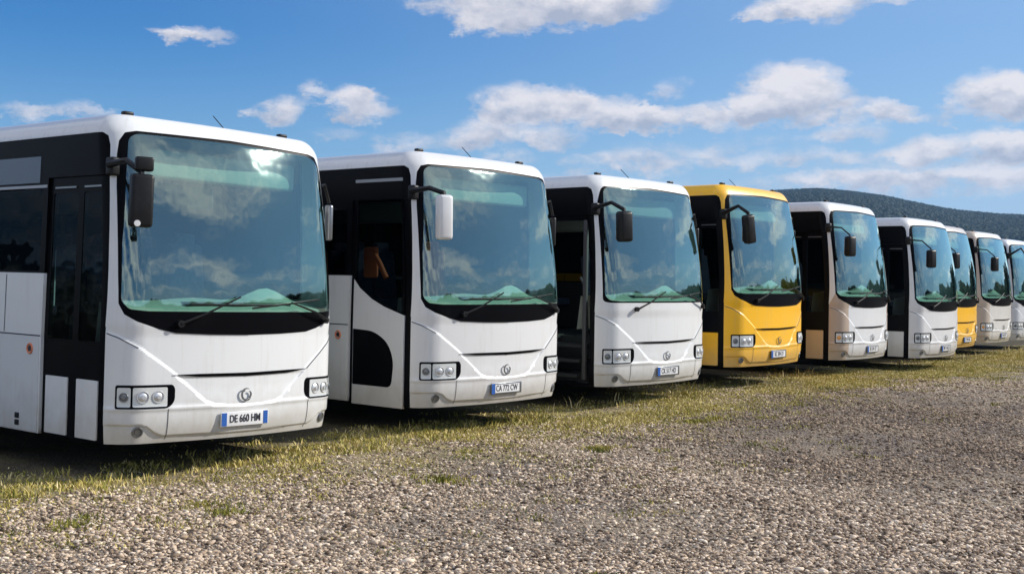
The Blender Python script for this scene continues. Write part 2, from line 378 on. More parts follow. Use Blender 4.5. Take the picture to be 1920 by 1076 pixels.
MESH = {}
def side_top(sg): return [(sg * 2.36, 1.74), (sg * 12.5, 1.74)]
def arch(sg, c, up=True):
    pts = [(sg * (c + .56 * math.cos(math.pi * k / 12)), .3 + .02 + .66 * math.sin(math.pi * k / 12)) for k in range(13)]
    pts = [(pts[0][0], .3)] + pts + [(pts[-1][0], .3)]
    return pts
WH1, WH2 = S1 - Y1 + 2.75, S1 - Y1 + 8.75      # wheel centres along s

def build_body(m, band3=False):
    ws = WS3 if band3 else WS
    i0 = max(range(len(ws)), key=lambda i: ws[i][0] * 10 - abs(ws[i][1] - 1.5) * 3)
    # split the windscreen outline into bottom part and the rest
    up = [p for p in ws if p[1] > (1.415 if not band3 else 1.43)]
    right = sorted([p for p in up if p[0] > 0], key=lambda p: p[1] if p[0] > 1.13 else 3.1 - p[0] * .1)
    r_side = [p for p in right]; l_side = [p for p in up if p[0] < 0]; mid = [p for p in up if p[0] == 0]
    r_side.sort(key=lambda p: math.atan2(p[1] - 2.2, p[0])); l_side.sort(key=lambda p: math.atan2(p[1] - 2.2, -p[0]), reverse=True)
    outer = [(-SE, .3), (-SE, TT), (SE, TT), (SE, .3)]
    a = arch(1, WH2); outer += a; a = arch(1, WH1); outer += a
    outer += [(1.37, .3), (1.37, 1.30)]
    outer += r_side + mid + l_side
    outer += [(-1.37, 1.30)]
    outer += DOORE[1:] + [(-12.5, 2.97), (-12.5, 1.74), (-2.36, 1.74), (-2.36, .3)]
    outer += arch(-1, WH1)[::-1] + arch(-1, WH2)[::-1]
    hole = rect(1.75, 12.5, 1.55, 2.97, .06)
    def key(s):  # lower flank sits 12 mm in
        return 0
    bm, data, main = patch_bm([outer, hole], 0, .03)
    bm.verts.index_update(); nv = {v.index: N_(*ab) for v, ab in data.items()}
    for f in bm.faces: f.smooth = False
    for f in main: f.smooth = True
    # roof and rear, as their own vertices
    tops = [P_(s, TT) for s in ([-SE, -9, -6, -3] + [g for g in GS if abs(g) <= S1 + .001] + [3, 6, 9, SE])]
    vs = [bm.verts.new(p) for p in tops]; c0 = bm.verts.new((0, .8, tops[0].z)); c1 = bm.verts.new((0, 11.2, tops[0].z)); up_ = len(bm.verts) - len(vs) - 2, len(bm.verts)
    for i in range(len(vs) - 1):
        mid_ = (vs[i].co + vs[i + 1].co) / 2; f = bm.faces.new((vs[i], vs[i + 1], c1 if mid_.y > 6 else c0)); f.smooth = True
    n = len(vs)
    for q in (0, n - 1): pass
    # stitch the two fans
    L = [i for i in range(n - 1) if (vs[i].co.y + vs[i + 1].co.y) / 2 <= 6]; lo, hi = L[0], L[-1] + 1
    bm.faces.new((vs[lo], c0, c1)); bm.faces.new((c0, vs[hi], c1)); bm.faces.new((vs[-1], vs[0], c1))
    rear = [P_(-SE, g) for g in [.3] + [g for g in GT if g >= H0] + [TT]] + [P_(SE, g) for g in [TT] + [g for g in GT if g >= H0][::-1] + [.3]]
    bm.faces.new([bm.verts.new(p) for p in rear])
    for k_ in range(*up_): nv[k_] = Vector((0, 0, 1))
    me = bpy.data.meshes.new('body'); bm.to_mesh(me); bm.free()
    me.normals_split_custom_set_from_vertices([nv.get(i, Vector((0, 0, 0))) for i in range(len(me.vertices))])
    return me

def shared(key, fn):
    """build once (fn makes an object), afterwards reuse its mesh"""
    if key not in MESH: MESH[key] = fn()
    return MESH[key]
def inst(name, key, fn, m, parent):
    if key not in MESH:
        o = fn(); o.name = name; MESH[key] = o.data
        if o.data.materials: o.data.materials[0] = m
    else:
        o = bpy.data.objects.new(name, MESH[key]); COL.objects.link(o)
    o.parent = parent
    o.material_slots[0].link = 'OBJECT'; o.material_slots[0].material = m
    return o

def line_poly(P, w):
    up = []; dn = []
    for i, p in enumerate(P):
        a = Vector(P[max(0, i - 1)]); b = Vector(P[min(len(P) - 1, i + 1)]); d = (b - a).normalized(); n = Vector((-d.y, d.x)) * w / 2
        up.append(tuple(Vector(p) + n)); dn.append(tuple(Vector(p) - n))
    return up + dn[::-1]

def text_mesh(body, size):
    cu = bpy.data.curves.new('txt', 'FONT'); cu.body = body; cu.size = size; cu.extrude = .001; cu.align_x = 'CENTER'; cu.align_y = 'CENTER'; cu.offset = .0012
    o = bpy.data.objects.new('txt', cu); COL.objects.link(o); dg = bpy.context.evaluated_depsgraph_get(); me = bpy.data.meshes.new_from_object(o.evaluated_get(dg))
    bpy.data.objects.remove(o); return me

def coach(spec):
    i = spec['i']; X, Y, Z, yaw, a, b = spec['pose']
    root = bpy.data.objects.new('coach', None); COL.objects.link(root); root.empty_display_size = .5
    a, b, yw = R(a), R(b), R(yaw)
    root.matrix_world = Matrix.Translation((X, Y, Z + CAM_H)) @ Matrix.Rotation(yw, 4, 'Z') @ Matrix(((1, 0, b, 0), (0, 1, -a, 0), (-b, a, 1, 0), (0, 0, 0, 1))).to_3x3().to_quaternion().to_matrix().to_4x4()
    root['label'] = spec['label']; root['category'] = 'bus'; root['group'] = 'coaches parked side by side'
    b3 = spec.get('band3', False); MF, MS = spec['front'], spec['side']
    # ---- shell
    kb = 'body3' if b3 else 'body'
    if kb not in MESH: MESH[kb] = build_body(None, b3); MESH[kb].materials.append(MS)
    body = bpy.data.objects.new('body', MESH[kb]); COL.objects.link(body); body.parent = root
    body.material_slots[0].link = 'OBJECT'; body.material_slots[0].material = spec.get('shell', MS)
    ws = WS3 if b3 else WS
    low = [p for p in ws if p[1] <= (1.415 if not b3 else 1.43)]; low.sort(key=lambda p: -p[0])
    fp = [(-1.37, .3), (1.37, .3), (1.37, 1.30)] + ([(1.262, 1.50)] if not b3 else [(1.262, 1.44)]) + low + ([(-1.262, 1.50)] if not b3 else [(-1.262, 1.44)]) + [(-1.37, 1.30)]
    inst('front_panel', 'fp3' if b3 else 'fp', lambda: patch('front_panel', fp, MF, None, 0.0, .04, GSF, GTF, rel=True), MF, root)
    # seams, slot
    body_seams = [line_poly([(-1.36, 1.245), (-1.25, 1.21), (-1.08, 1.125)], .009), line_poly([(1.36, 1.245), (1.25, 1.21), (1.05, 1.105), (.77, .90)], .010)]
    for k, sp_ in enumerate(body_seams):
        inst('panel_seam', 'seam%d' % k, lambda: patch('panel_seam', sp_, SEAM, None, .0025, 0, GSF, [], rel=True), SEAM, root)
    for k, sx in enumerate((-.80, .80)):
        inst('panel_seam', 'seamv%d' % k, lambda: patch('panel_seam', rect(sx - .0035, sx + .0035, .33, .60), SEAM, None, .0025, 0, [], GTF, rel=True), SEAM, root)
    slot = [(-.77, .888), (-.5, .866), (0, .858), (.5, .868), (.765, .898), (.5, .896), (0, .888), (-.5, .892)]
    inst('grille_slot', 'slot', lambda: patch('grille_slot', slot, BLACK, None, .008, .01, GSF, [], rel=True), BLACK, root)
    # ---- windscreen
    gsw = [round(x, 3) for x in np.arange(-1.26, 1.261, .06)]; gtw = [round(x, 3) for x in np.arange(1.3, 3.0, .12)]
    sur = inst('windscreen_surround', 'sur3' if b3 else 'sur', lambda: patch('windscreen_surround', [ws, GLW], BLACK, None, -.002, .02, gsw, gtw), BLACK, root)
    inst('windscreen', 'wsg', lambda: patch('windscreen', GLW, WGLASS, None, .001, 0, gsw, gtw), WGLASS, root)
    # ---- wipers
    def wiper(pv, el_, tip, b0, b1, nm, key):
        def mk():
            mb = MB(); mb.cyl(P_(*pv, .02), N_(*pv), .032, .05, 12)
            mb.tube([P_(*pv, .04), P_(*el_, .055), P_(*tip, .035)], [.014, .011, .008], 6)
            return mb.build('wiper', PLAST, None)
        w = inst('wiper', key, mk, PLAST, root)
        def mk2():
            mb = MB(); n = 9; mb.tube([P_(b0[0] + (b1[0] - b0[0]) * q / n, b0[1] + (b1[1] - b0[1]) * q / n, .016) for q in range(n + 1)], .009, 6)
            return mb.build('blade', RUBBER, None)
        inst('blade', key + 'b', mk2, RUBBER, w)
    wiper((-.72, 1.335), (-.50, 1.42), (-.12, 1.575), (-.62, 1.505), (.32, 1.50), 'L', 'wipL')
    wiper((1.02, 1.36), (.82, 1.44), (.50, 1.53), (.03, 1.475), (.92, 1.56), 'R', 'wipR')
    # ---- headlights, both sides
    for sg in (-1, 1):
        def Q(P): return [(sg * -a_, b_) for a_, b_ in P][:: (1 if sg < 0 else -1)]
        k = 'hl%d' % sg
        hl = inst('headlight', k, lambda: patch('headlight', Q(rnd([(-1.262, .606, .02), (-.80, .606, .05), (-.742, .66, .04), (-.742, .775, .04), (-.765, .808, .02), (-1.262, .808, .02)])), BLACK, None, .004, .01, GSF, [], rel=True), BLACK, root)
        for kk, (a1, b1) in enumerate(((-1.245, -1.135), (-1.118, -.815))):
            inst('lens', k + 'l%d' % kk, lambda: patch('lens', Q(rect(a1, b1, .622, .787, .015)), LAMP, None, .010, .006, GSF, [], rel=True), LAMP if kk else LAMP, hl)
        for kk, sx in enumerate((-1.19, -1.035, -.90)):
            def mk():
                mb = MB(); c = P_(sg * -sx, .705, .013 + 0, True); n_ = N_(sg * -sx, .705)
                rr = .036 if kk == 0 else .050
                mb.torus(c, n_, rr, .005, 22, 6); mb.cyl(c + n_ * .002, n_, rr * .8, .008, 20, rr * .5); mb.cyl(c + n_ * .008, n_, rr * .32, .008, 14)
                return mb.build('lamp', CHROME, None)
            inst('lamp', k + 'c%d' % kk, mk, AMBER if (kk == 0 and spec.get('amber')) else (EMB if kk == 0 else CHROME), hl)
        # fog lamp in the bumper corner
        def mk():
            mb = MB(); c = P_(sg * 1.065, .405, .004, True); n_ = N_(sg * 1.065, .405)
            mb.torus(c, n_, .040, .010, 20, 6); mb.cyl(c, n_, .036, .012, 18, .028); return mb.build('fog_lamp', EMB, None)
        f = inst('fog_lamp', 'fog%d' % sg, mk, EMB, root)
    # ---- emblem : open ring with a leaf in it
    def mk():
        mb = MB(); c = P_(0, .69, .012, True); ax = Vector((0, -1, .0))
        n = 26
        for (r0, w, a0, a1, ox) in ((.054, .017, R(60), R(330), 0), (.03, .015, R(-95), R(75), .018)):
            pr_ = None
            for q in range(n + 1):
                w_ = q / n; an = a0 + (a1 - a0) * w_; hw = w * math.sin(math.pi * min(1, max(.02, w_))) ** .6
                pts = []
                for rr_, dd in ((r0 - hw / 2, 0), (r0 + hw / 2, 0), (r0 + hw / 2, .008), (r0 - hw / 2, .008)):
                    pts.append(mb.b.verts.new(c + Vector((ox + rr_ * math.cos(an), -dd, rr_ * math.sin(an)))))
                if pr_:
                    for z_ in range(4): mb.b.faces.new((pr_[z_], pr_[(z_ + 1) % 4], pts[(z_ + 1) % 4], pts[z_]))
                pr_ = pts
        return mb.build('emblem', EMB, None)
    inst('emblem', 'emblem', mk, EMB, root)
    # ---- number plate
    pc = spec.get('plate_s', -.02); c = P_(pc, .475, .014, True)
    mb = MB(); mb.box(c, (.54, .012, .13), bev=.004)
    pl = mb.build('number_plate', EMB if spec.get('plate_dark') else PLATEW, root)
    mb = MB(); mb.box(c + Vector((-.235, -.0072, 0)), (.055, .003, .118)); mb.build('blue_band', BLUE, pl, smooth=False)
    if spec.get('rband'):
        mb = MB(); mb.box(c + Vector((.235, -.0072, 0)), (.05, .003, .118)); mb.build('blue_band', BLUE, pl, smooth=False)
    if spec.get('plate_dark'):
        mb = MB(); mb.box(c + Vector((.012, -.0068, 0)), (.43, .003, .095)); mb.build('plate_face', PLATEW, pl, smooth=False)
    tm = text_mesh(spec['plate'], .092)
    to = link('plate_lettering', tm, INK, pl); to.matrix_basis = Matrix.Translation(c + Vector((.0, -.0095, 0))) @ Matrix.Rotation(R(90), 4, 'X') @ Matrix.Diagonal((.80, 1.05, 1, 1))
    # ---- mirrors
    mir = spec['mirror']
    hc = Vector(mir['c']); w_, dp, h_ = mir['size']; mm = mir.get('mat', PLAST)
    base = P_(-1.27, 2.68, .01)
    mb = MB(); mb.box(hc, (w_, dp, h_), rot=Matrix.Rotation(R(mir.get('tilt', 4)), 3, 'Y') @ Matrix.Rotation(R(mir.get('turn', -18)), 3, 'Z'), bev=min(w_, dp) * .28)
    h = mb.build('mirror', mm, root)
    mb = MB(); p0 = base; top = hc + Vector((0, 0, h_ * .5)); mid = Vector(((p0.x + top.x) / 2 - .05, (p0.y + top.y) / 2 - .06, max(p0.z, top.z) + mir.get('rise', .02)))
    mb.tube([p0 + Vector((.03, .06, 0)), p0 + Vector((-.05, -.03, .005)), mid, top + Vector((0, .01, .02)), top - Vector((0, 0, .06))], [k_ * mir.get('arm', 1.) for k_ in (.042, .036, .026, .028, .026)], 8)
    mb.box(p0 + Vector((.0, .0, -.01)), (.09, .10, .16), bev=.02)
    mb.build('mirror_arm', PLAST, h)
    mb = MB(); rz = Matrix.Rotation(R(mir.get('turn', -18)), 3, 'Z'); mb.box(hc + rz @ Vector((0, dp * .5, -.02)), (w_ * .8, .006, h_ * .75), rot=rz, bev=.002); mb.build('mirror_glass', MIRR, h)
    if i == 0:   # small extra mirror above and a glint on the casing put in as a white disc
        mb = MB(); mb.box(hc + Vector((.02, 0, h_ * .5 + .085)), (w_ * .8, dp * .6, .12), rot=rz, bev=.02); mb.build('wide_angle_mirror', PLAST, h)
        mb = MB(); cc = hc + rz @ Vector((-.045, -dp * .5 - .004, -.19)); mb.cyl(cc, rz @ Vector((0, -1, 0)), .026, .02, 16); mb.build('painted_glint', PLATEW, h)
    # right-hand mirror, only its edge shows past the corner
    mb = MB(); hr = Vector((1.33, .42, 2.34)); mb.box(hr, (.055, .09, .36), bev=.02); h2 = mb.build('mirror', spec.get('mirror2', PLAST), root)
    mb = MB(); p0 = P_(1.27, 2.70, .0); mb.tube([p0, p0 + Vector((.05, .0, .02)), hr + Vector((0, 0, .2))], .018, 8); mb.build('mirror_arm', PLAST, h2)
    # ---- roof fittings
    for sx in (-1.02, .80):
        def mk():
            mb = MB(); p = P_(sx, TT - .05, .0); mb.box(p + Vector((0, .05, .02)), (.10, .06, .035), bev=.012); return mb.build('marker_lamp', PLAST, None)
        inst('marker_lamp', 'mk%.1f' % sx, mk, PLAST, root)
    def mk():
        mb = MB(); mb.tube([(.5, 1.0, 3.13), (.5, 1.01, 3.19)], .02, 8); mb.tube([(.5, 1.0, 3.17), (.42, 1.16, 3.36)], .005, 5); return mb.build('antenna', PLAST, None)
    inst('antenna', 'ant', mk, PLAST, root)
    # ---- left flank: window band with panes
    panes = []
    s_ = -2.44
    while s_ > -12.0: panes.append((s_ - 1.40, s_)); s_ -= 1.47
    bandp = [(-12.5, 1.74), (-2.36, 1.74), (-2.36, 2.60)] + [(-1.320, 2.60), (-1.29, 2.86), (-1.305, 2.935), (-1.37, 2.965), (-12.5, 2.965)]
    holes = [rect(a_, b_, 1.76, 2.50, .03) for a_, b_ in panes]
    inst('window_band', 'wb', lambda: patch('window_band', [bandp] + holes, BLACK, None, -.004, .03), BLACK, root)
    for k, (a_, b_) in enumerate(panes):
        inst('side_window', 'sw%d' % k, lambda: patch('side_window', rect(a_, b_, 1.76, 2.50, .03), SGLASS, None, -.006), SGLASS, root)
    if i == 0:
        inst('window_trim', 'wt', lambda: patch('window_trim', rect(-9.6, -2.37, 2.512, 2.538), EMB, None, .002, .006), RIM, root)
        patch('roof_pane', rect(-3.3, -2.50, 2.56, 2.80), mat('pane with painted reflection', (.06, .09, .13), .25), root, -.001)  # bluish reflection on the pane, painted in as its base colour
    # lower flank: seams and the darker skirt panel
    inst('skirt_panel', 'sk', lambda: patch('skirt_panel', [(-12.4, .31), (-9.75, .31), (-9.75, 1.16), (-8.1, 1.16), (-8.1, .31), (-3.75, .31), (-3.75, 1.16)][:0] or rect(-2.42 - .95, -2.385, .31, 1.165, .01), GREYW, None, .006, .012), spec.get('skirt', MS), root)
    for k, (a_, b_, c_, d_) in enumerate(((-3.005, -2.995, 1.19, 1.72), (-4.4, -4.39, .35, 1.72), (-12.3, -2.37, 1.17, 1.182), (-6.2, -6.19, .35, 1.72), (-7.9, -7.89, .35, 1.72))):
        inst('panel_seam', 'ls%d' % k, lambda: patch('panel_seam', rect(a_, b_, c_, d_), SEAM, None, .003), SEAM, root)
    def mk():
        mb = MB()
        for q in range(2): mb.box((-1.283, Y1 + 2.72 - S1, .37 + q * .065), (.012, .07, .05), bev=.006)
        return mb.build('side_grille', RUBBER, None)
    inst('side_grille', 'sg', mk, RUBBER, root)
    if i < 3:
        def mk():
            mb = MB(); c_ = Vector((-1.283, Y1 + 2.53 - S1, 1.055)); mb.torus(c_, (-1, 0, 0), .042, .010, 20, 5)
            return mb.build('round_sticker', ORANGE, None)
        rs = inst('round_sticker', 'rs', mk, ORANGE, root)
        def mk():
            mb = MB(); c_ = Vector((-1.283, Y1 + 2.53 - S1, 1.055)); mb.cyl(c_, (-1, 0, 0), .03, .006, 5); return mb.build('sticker_mark', INK, None)
        inst('sticker_mark', 'rsm', mk, INK, rs)
    # ---- right flank windows
    inst('window_band', 'wbr', lambda: patch('window_band', [rect(1.75, 12.5, 1.55, 2.97, .06)] + [rect(a_, b_, 1.70, 2.75, .04) for a_, b_ in ((1.82, 3.0), (3.06, 4.6), (4.66, 6.2), (6.26, 7.8), (7.86, 9.4), (9.46, 11.0), (11.06, 12.4))], BLACK, None, -.004, .03), BLACK, root)
    for k, (a_, b_) in enumerate(((1.82, 3.0), (3.06, 4.6), (4.66, 6.2), (6.26, 7.8), (7.86, 9.4), (9.46, 11.0), (11.06, 12.4))):
        inst('side_window', 'rw%d' % k, lambda: patch('side_window', rect(a_, b_, 1.70, 2.75, .04), SGLASS, None, -.006), SGLASS, root)
    # ---- door
    dt = spec['door']
    E = DOORE
    if dt == 'double':
        fr = [(-2.36, .30), (-1.37, .30), (-1.375, 1.30), (-1.35, 2.0), (-1.318, 2.598), (-2.36, 2.598)]
        hs = [rect(-2.30, -1.90, .86 + .30, 2.46, .03), rect(-1.81, -1.47, .86 + .30, 2.46, .03)]
        d = inst('door', 'dd', lambda: patch('door', [fr] + hs, RUBBER, None, -.03, .04, gt=[.6, .9, 1.2, 1.6, 2., 2.4]), BLACK, root)
        for k, h_ in enumerate(hs):
            inst('door_glass', 'ddg%d' % k, lambda: patch('door_glass', h_, DGLASS, None, -.036), DGLASS, d)
        for k, (a_, b_) in enumerate(((-2.295, -1.945), (-1.80, -1.475))):
            inst('door_panel', 'ddp%d' % k, lambda: patch('door_panel', rect(a_, b_, .32, .83, .012), MS, None, -.018, .015), spec.get('doorpanel', MS), d)
        for k, (a_, b_) in enumerate(((-2.27, -1.93), (-1.79, -1.46))):
            inst('top_rail', 'ddr%d' % k, lambda: patch('top_rail', rect(a_, b_, 2.50, 2.515), RIM, None, -.02, .006), EMB, d)
    elif dt == 'single':
        fr = [(-2.36, .30), (-1.37, .30), (-1.375, 1.30), (-1.35, 2.0), (-1.318, 2.598), (-2.36, 2.598)]
        leaf = rect(-2.315, -1.46, .27, 2.78, .03)
        gl = rnd([(-2.275, 1.70, .02), (-2.20, 1.62), (-2.0, 1.50), (-1.8, 1.42), (-1.52, 1.335, .03), (-1.50, 2.70, .04), (-2.275, 2.70, .04)])
        dw = rnd([(-2.30, .50, .01), (-1.66, .50, .08), (-1.625, .80, .10), (-1.72, 1.0, .12), (-1.95, 1.12, .12), (-2.30, 1.135, .01)])
        d = inst('door', 'ds', lambda: patch('door', [fr, rect(-2.30, -1.475, .31, 2.59, .02)], RUBBER, None, -.03, .04, gt=[.6, 1.2, 2.]), BLACK, root)
        low_ = rnd([(-2.30, .28), (-1.475, .28), (-1.475, 1.31), (-1.8, 1.40), (-2.0, 1.48), (-2.20, 1.60), (-2.30, 1.70)])
        lf = inst('door_panel', 'dsl', lambda: patch('door_panel', [low_, dw], MS, None, -.012, .03, gt=[.5, .8, 1.1, 1.4]), MS, d)
        inst('door_window', 'dsw', lambda: patch('door_window', dw, BLACK, None, -.018), BLACK, d)
        inst('door_glass', 'dsg', lambda: patch('door_glass', gl, DGLASS, None, -.02), DGLASS, d)
        inst('glass_frame', 'dsf', lambda: patch('glass_frame', [rnd([(-2.30, 1.70), (-2.20, 1.60), (-2.0, 1.48), (-1.8, 1.40), (-1.475, 1.31), (-1.475, 2.74, .04), (-2.30, 2.74, .04)]), gl], BLACK, None, -.014, .02, gt=[1.5, 1.6, 2., 2.4]), BLACK, d)
        inst('top_rail', 'dsr', lambda: patch('top_rail', rect(-2.31, -1.42, 2.80, 2.835, .005), RIM, None, .004, .01), EMB, d)
    else:        # open doorway: frame only, the leaf folded inside
        fr = [(-2.36, .30), (-1.37, .30), (-1.375, 1.30), (-1.35, 2.0), (-1.318, 2.598), (-2.36, 2.598)]
        d = inst('door', 'do', lambda: patch('door', [fr, rect(-2.30, -1.46, .34, 2.52, .05)], RUBBER, None, -.03, .05, gt=[.6, 1.2, 2.]), BLACK, root)
        mb = MB(); mb.box((-1.20, Y1 + .10, 1.45), (.05, .06, 2.15), bev=.01); mb.box((-1.18, Y1 + .86, 1.45), (.05, .06, 2.15), bev=.01); mb.tube([(-1.12, Y1 + .12, 1.0), (-1.10, Y1 + .16, 1.6), (-1.05, Y1 + .3, 1.75)], .018); mb.build('grab_rail', POLE, d)
        # the open leaf swung out just in front of the flank behind the doorway
    # ---- interior
    if 'int' not in MESH:
        mb = MB()
        mb.box((0, 6.6, .92), (2.42, 10.4, .05)); mb.box((.45, 1.2, .92), (1.5, .9, .05))
        mb.box((0, 11.8, 1.9), (2.4, .06, 2.2))
        for q in range(3): mb.box((-.95, 1.1, .42 + q * .2), (.55 - q * .1, .9, .04))
        mb.box((-.62, 1.1, .68), (.04, 1.0, .5))
        MESH['int'] = 1
        io = mb.build('floor', INTER, root, smooth=False); MESH['int_m'] = io.data
        mb = MB(); mb.box((1.20, 6.3, 1.28), (.03, 11.0, .80)); mb.box((-1.20, 7.2, 1.36), (.03, 9.4, .70)); mb.box((1.12, 6.3, .62), (.03, 11.0, .5)); mb.box((.30, .66, .75), (1.2, .03, .75))
        io = mb.build('lining', INTER, root, smooth=False); MESH['lin_m'] = io.data
        mb = MB(); mb.box((0, 6.2, 3.02), (2.2, 11.3, .04)); mb.box((-1.02, 6.9, 2.62), (.34, 9.6, .28), bev=.05); mb.box((1.02, 6.9, 2.62), (.34, 9.6, .28), bev=.05)
        io = mb.build('ceiling', CEIL, root); MESH['ceil_m'] = io.data
        mb = MB()
        mb.box((0, 6.1, .40), (2.35, 11.2, .10)); mb.box((0, .62, .42), (2.1, .5, .1)); mb.box((0, 6.2, .6), (1.3, 8, .3))
        io = mb.build('underbody', RUBBER, root, smooth=False); MESH['und_m'] = io.data
    else:
        for nm, k in (('floor', 'int_m'), ('lining', 'lin_m'), ('ceiling', 'ceil_m'), ('underbody', 'und_m')):
            o = bpy.data.objects.new(nm, MESH[k]); COL.objects.link(o); o.parent = root
    def mk():   # dashboard follows the inside of the windscreen, with the driver's binnacle
        mb = MB(); n = 20; prof = [(.05, 1.38, 0), (.18, 1.46, 0), (.40, 1.52, 0), (.60, 1.50, 0), (.66, 1.05, 0)]
        rows = []
        for q in range(n + 1):
            s = -1.12 + 2.26 * q / n; b0 = P_(s, 1.4); row = []
            for dy, z_, _ in prof:
                hump = .14 * math.exp(-((s - .55) / .30) ** 2) * math.exp(-((dy - .42) / .2) ** 2) + .04 * math.exp(-((s + .3) / .35) ** 2) * math.exp(-((dy - .35) / .15) ** 2)
                row.append(mb.b.verts.new((b0.x * (1 - .02 * dy), max(b0.y + .03, dy + .02 + b0.y * .6), z_ + hump)))
            rows.append(row)
        for A, B in zip(rows, rows[1:]):
            for j in range(len(prof) - 1): mb.b.faces.new((A[j], B[j], B[j + 1], A[j + 1]))
        return mb.build('dashboard', DASH, None)
    ds = inst('dashboard', 'dash', mk, spec.get('dash', DASH), root)
    def mk():
        mb = MB(); c_ = Vector((.58, .88, 1.62)); ax = Vector((0, -.5, .86)); mb.torus(c_, ax, .22, .016, 28, 6); mb.tube([c_ - ax * .04, (.58, .62, 1.25)], .03); mb.box(c_ - ax * .02, (.40, .05, .02)); mb.cyl(c_ - ax * .01, ax, .06, .03); return mb.build('steering_wheel', DASHD, None)
    inst('steering_wheel', 'stw', mk, DASHD, root)
    def mk():
        mb = MB(); mb.box((.10, .30, 1.50), (1.2, .14, .04), bev=.015); return mb.build('dash_vent', DASHD, None)
    inst('dash_vent', 'dv', mk, DASHD, ds)
    def mk():
        mb = MB(); mb.box((.12, .62, 2.76), (1.7, .16, .26), bev=.03); return mb.build('destination_box', BLIND, None)
    inst('destination_box', 'db', mk, BLIND if i in (0, 1) else CEIL, root)
    def seat(x, y, z, mm, tall=.72):
        mb = MB(); mb.box((x, y, z + .42), (.44, .44, .12), bev=.04); mb.box((x, y + .22, z + .42 + tall * .5), (.44, .11, tall), bev=.045, rot=Matrix.Rotation(R(-8), 3, 'X')); mb.box((x, y + .27, z + .42 + tall + .02), (.26, .09, .18), bev=.035)
        mb.tube([(x, y, z), (x, y, z + .38)], .05); return mb.build('seat', mm, None)
    inst('driver_seat', 'dseat', lambda: seat(.58, 1.55, .95, SEATM), SEATM if i != 1 else RED, root)
    for r_ in range(7 if i < 4 else 4):
        for x_ in (-.98, -.52, .52, .98):
            inst('seat', 'st%d%.1f' % (r_, x_), lambda: seat(x_, 2.9 + r_ * .85, .95, SEATM), SEATM, root)
    if i == 1:
        mb = MB(); mb.tube([(-1.0, 1.0, 1.72), (-1.02, 1.1, 1.9), (-.98, 1.25, 2.02)], .03); mb.box((-.98, 1.28, 1.9), (.06, .22, .36), bev=.03); mb.build('orange_coat', RED, root)
    if i == 0:
        mb = MB(); mb.box((-1.05, 1.55, 1.70), (.02, .10, .52), bev=.008); mb.build('curtain', PALE, root)
    # ---- wheels
    for (sx, wy) in ((-1, 2.75), (1, 2.75), (-1, 8.75), (1, 8.75)):
        def mk():
            mb = MB(); c_ = Vector((sx * 1.11, wy, .49)); mb.torus(c_, (1, 0, 0), .37, .125, 36, 10); mb.cyl(c_, (1, 0, 0), .40, .22, 36); return mb.build('wheel', TYRE, None)
        w = inst('wheel', 'wh%d%.1f' % (sx, wy), mk, TYRE, root)
        def mk():
            mb = MB(); c_ = Vector((sx * 1.20, wy, .49)); mb.cyl(c_, (sx, 0, 0), .29, .06, 28, .22); mb.cyl(c_ + Vector((sx * .03, 0, 0)), (sx, 0, 0), .11, .08, 20, .08)
            for q in range(10): mb.cyl(c_ + Vector((sx * .035, .17 * math.cos(q * .628), .17 * math.sin(q * .628))), (sx, 0, 0), .014, .02, 6)
            return mb.build('rim', RIM, None)
        inst('rim', 'ri%d%.1f' % (sx, wy), mk, RIM, w)
    return root

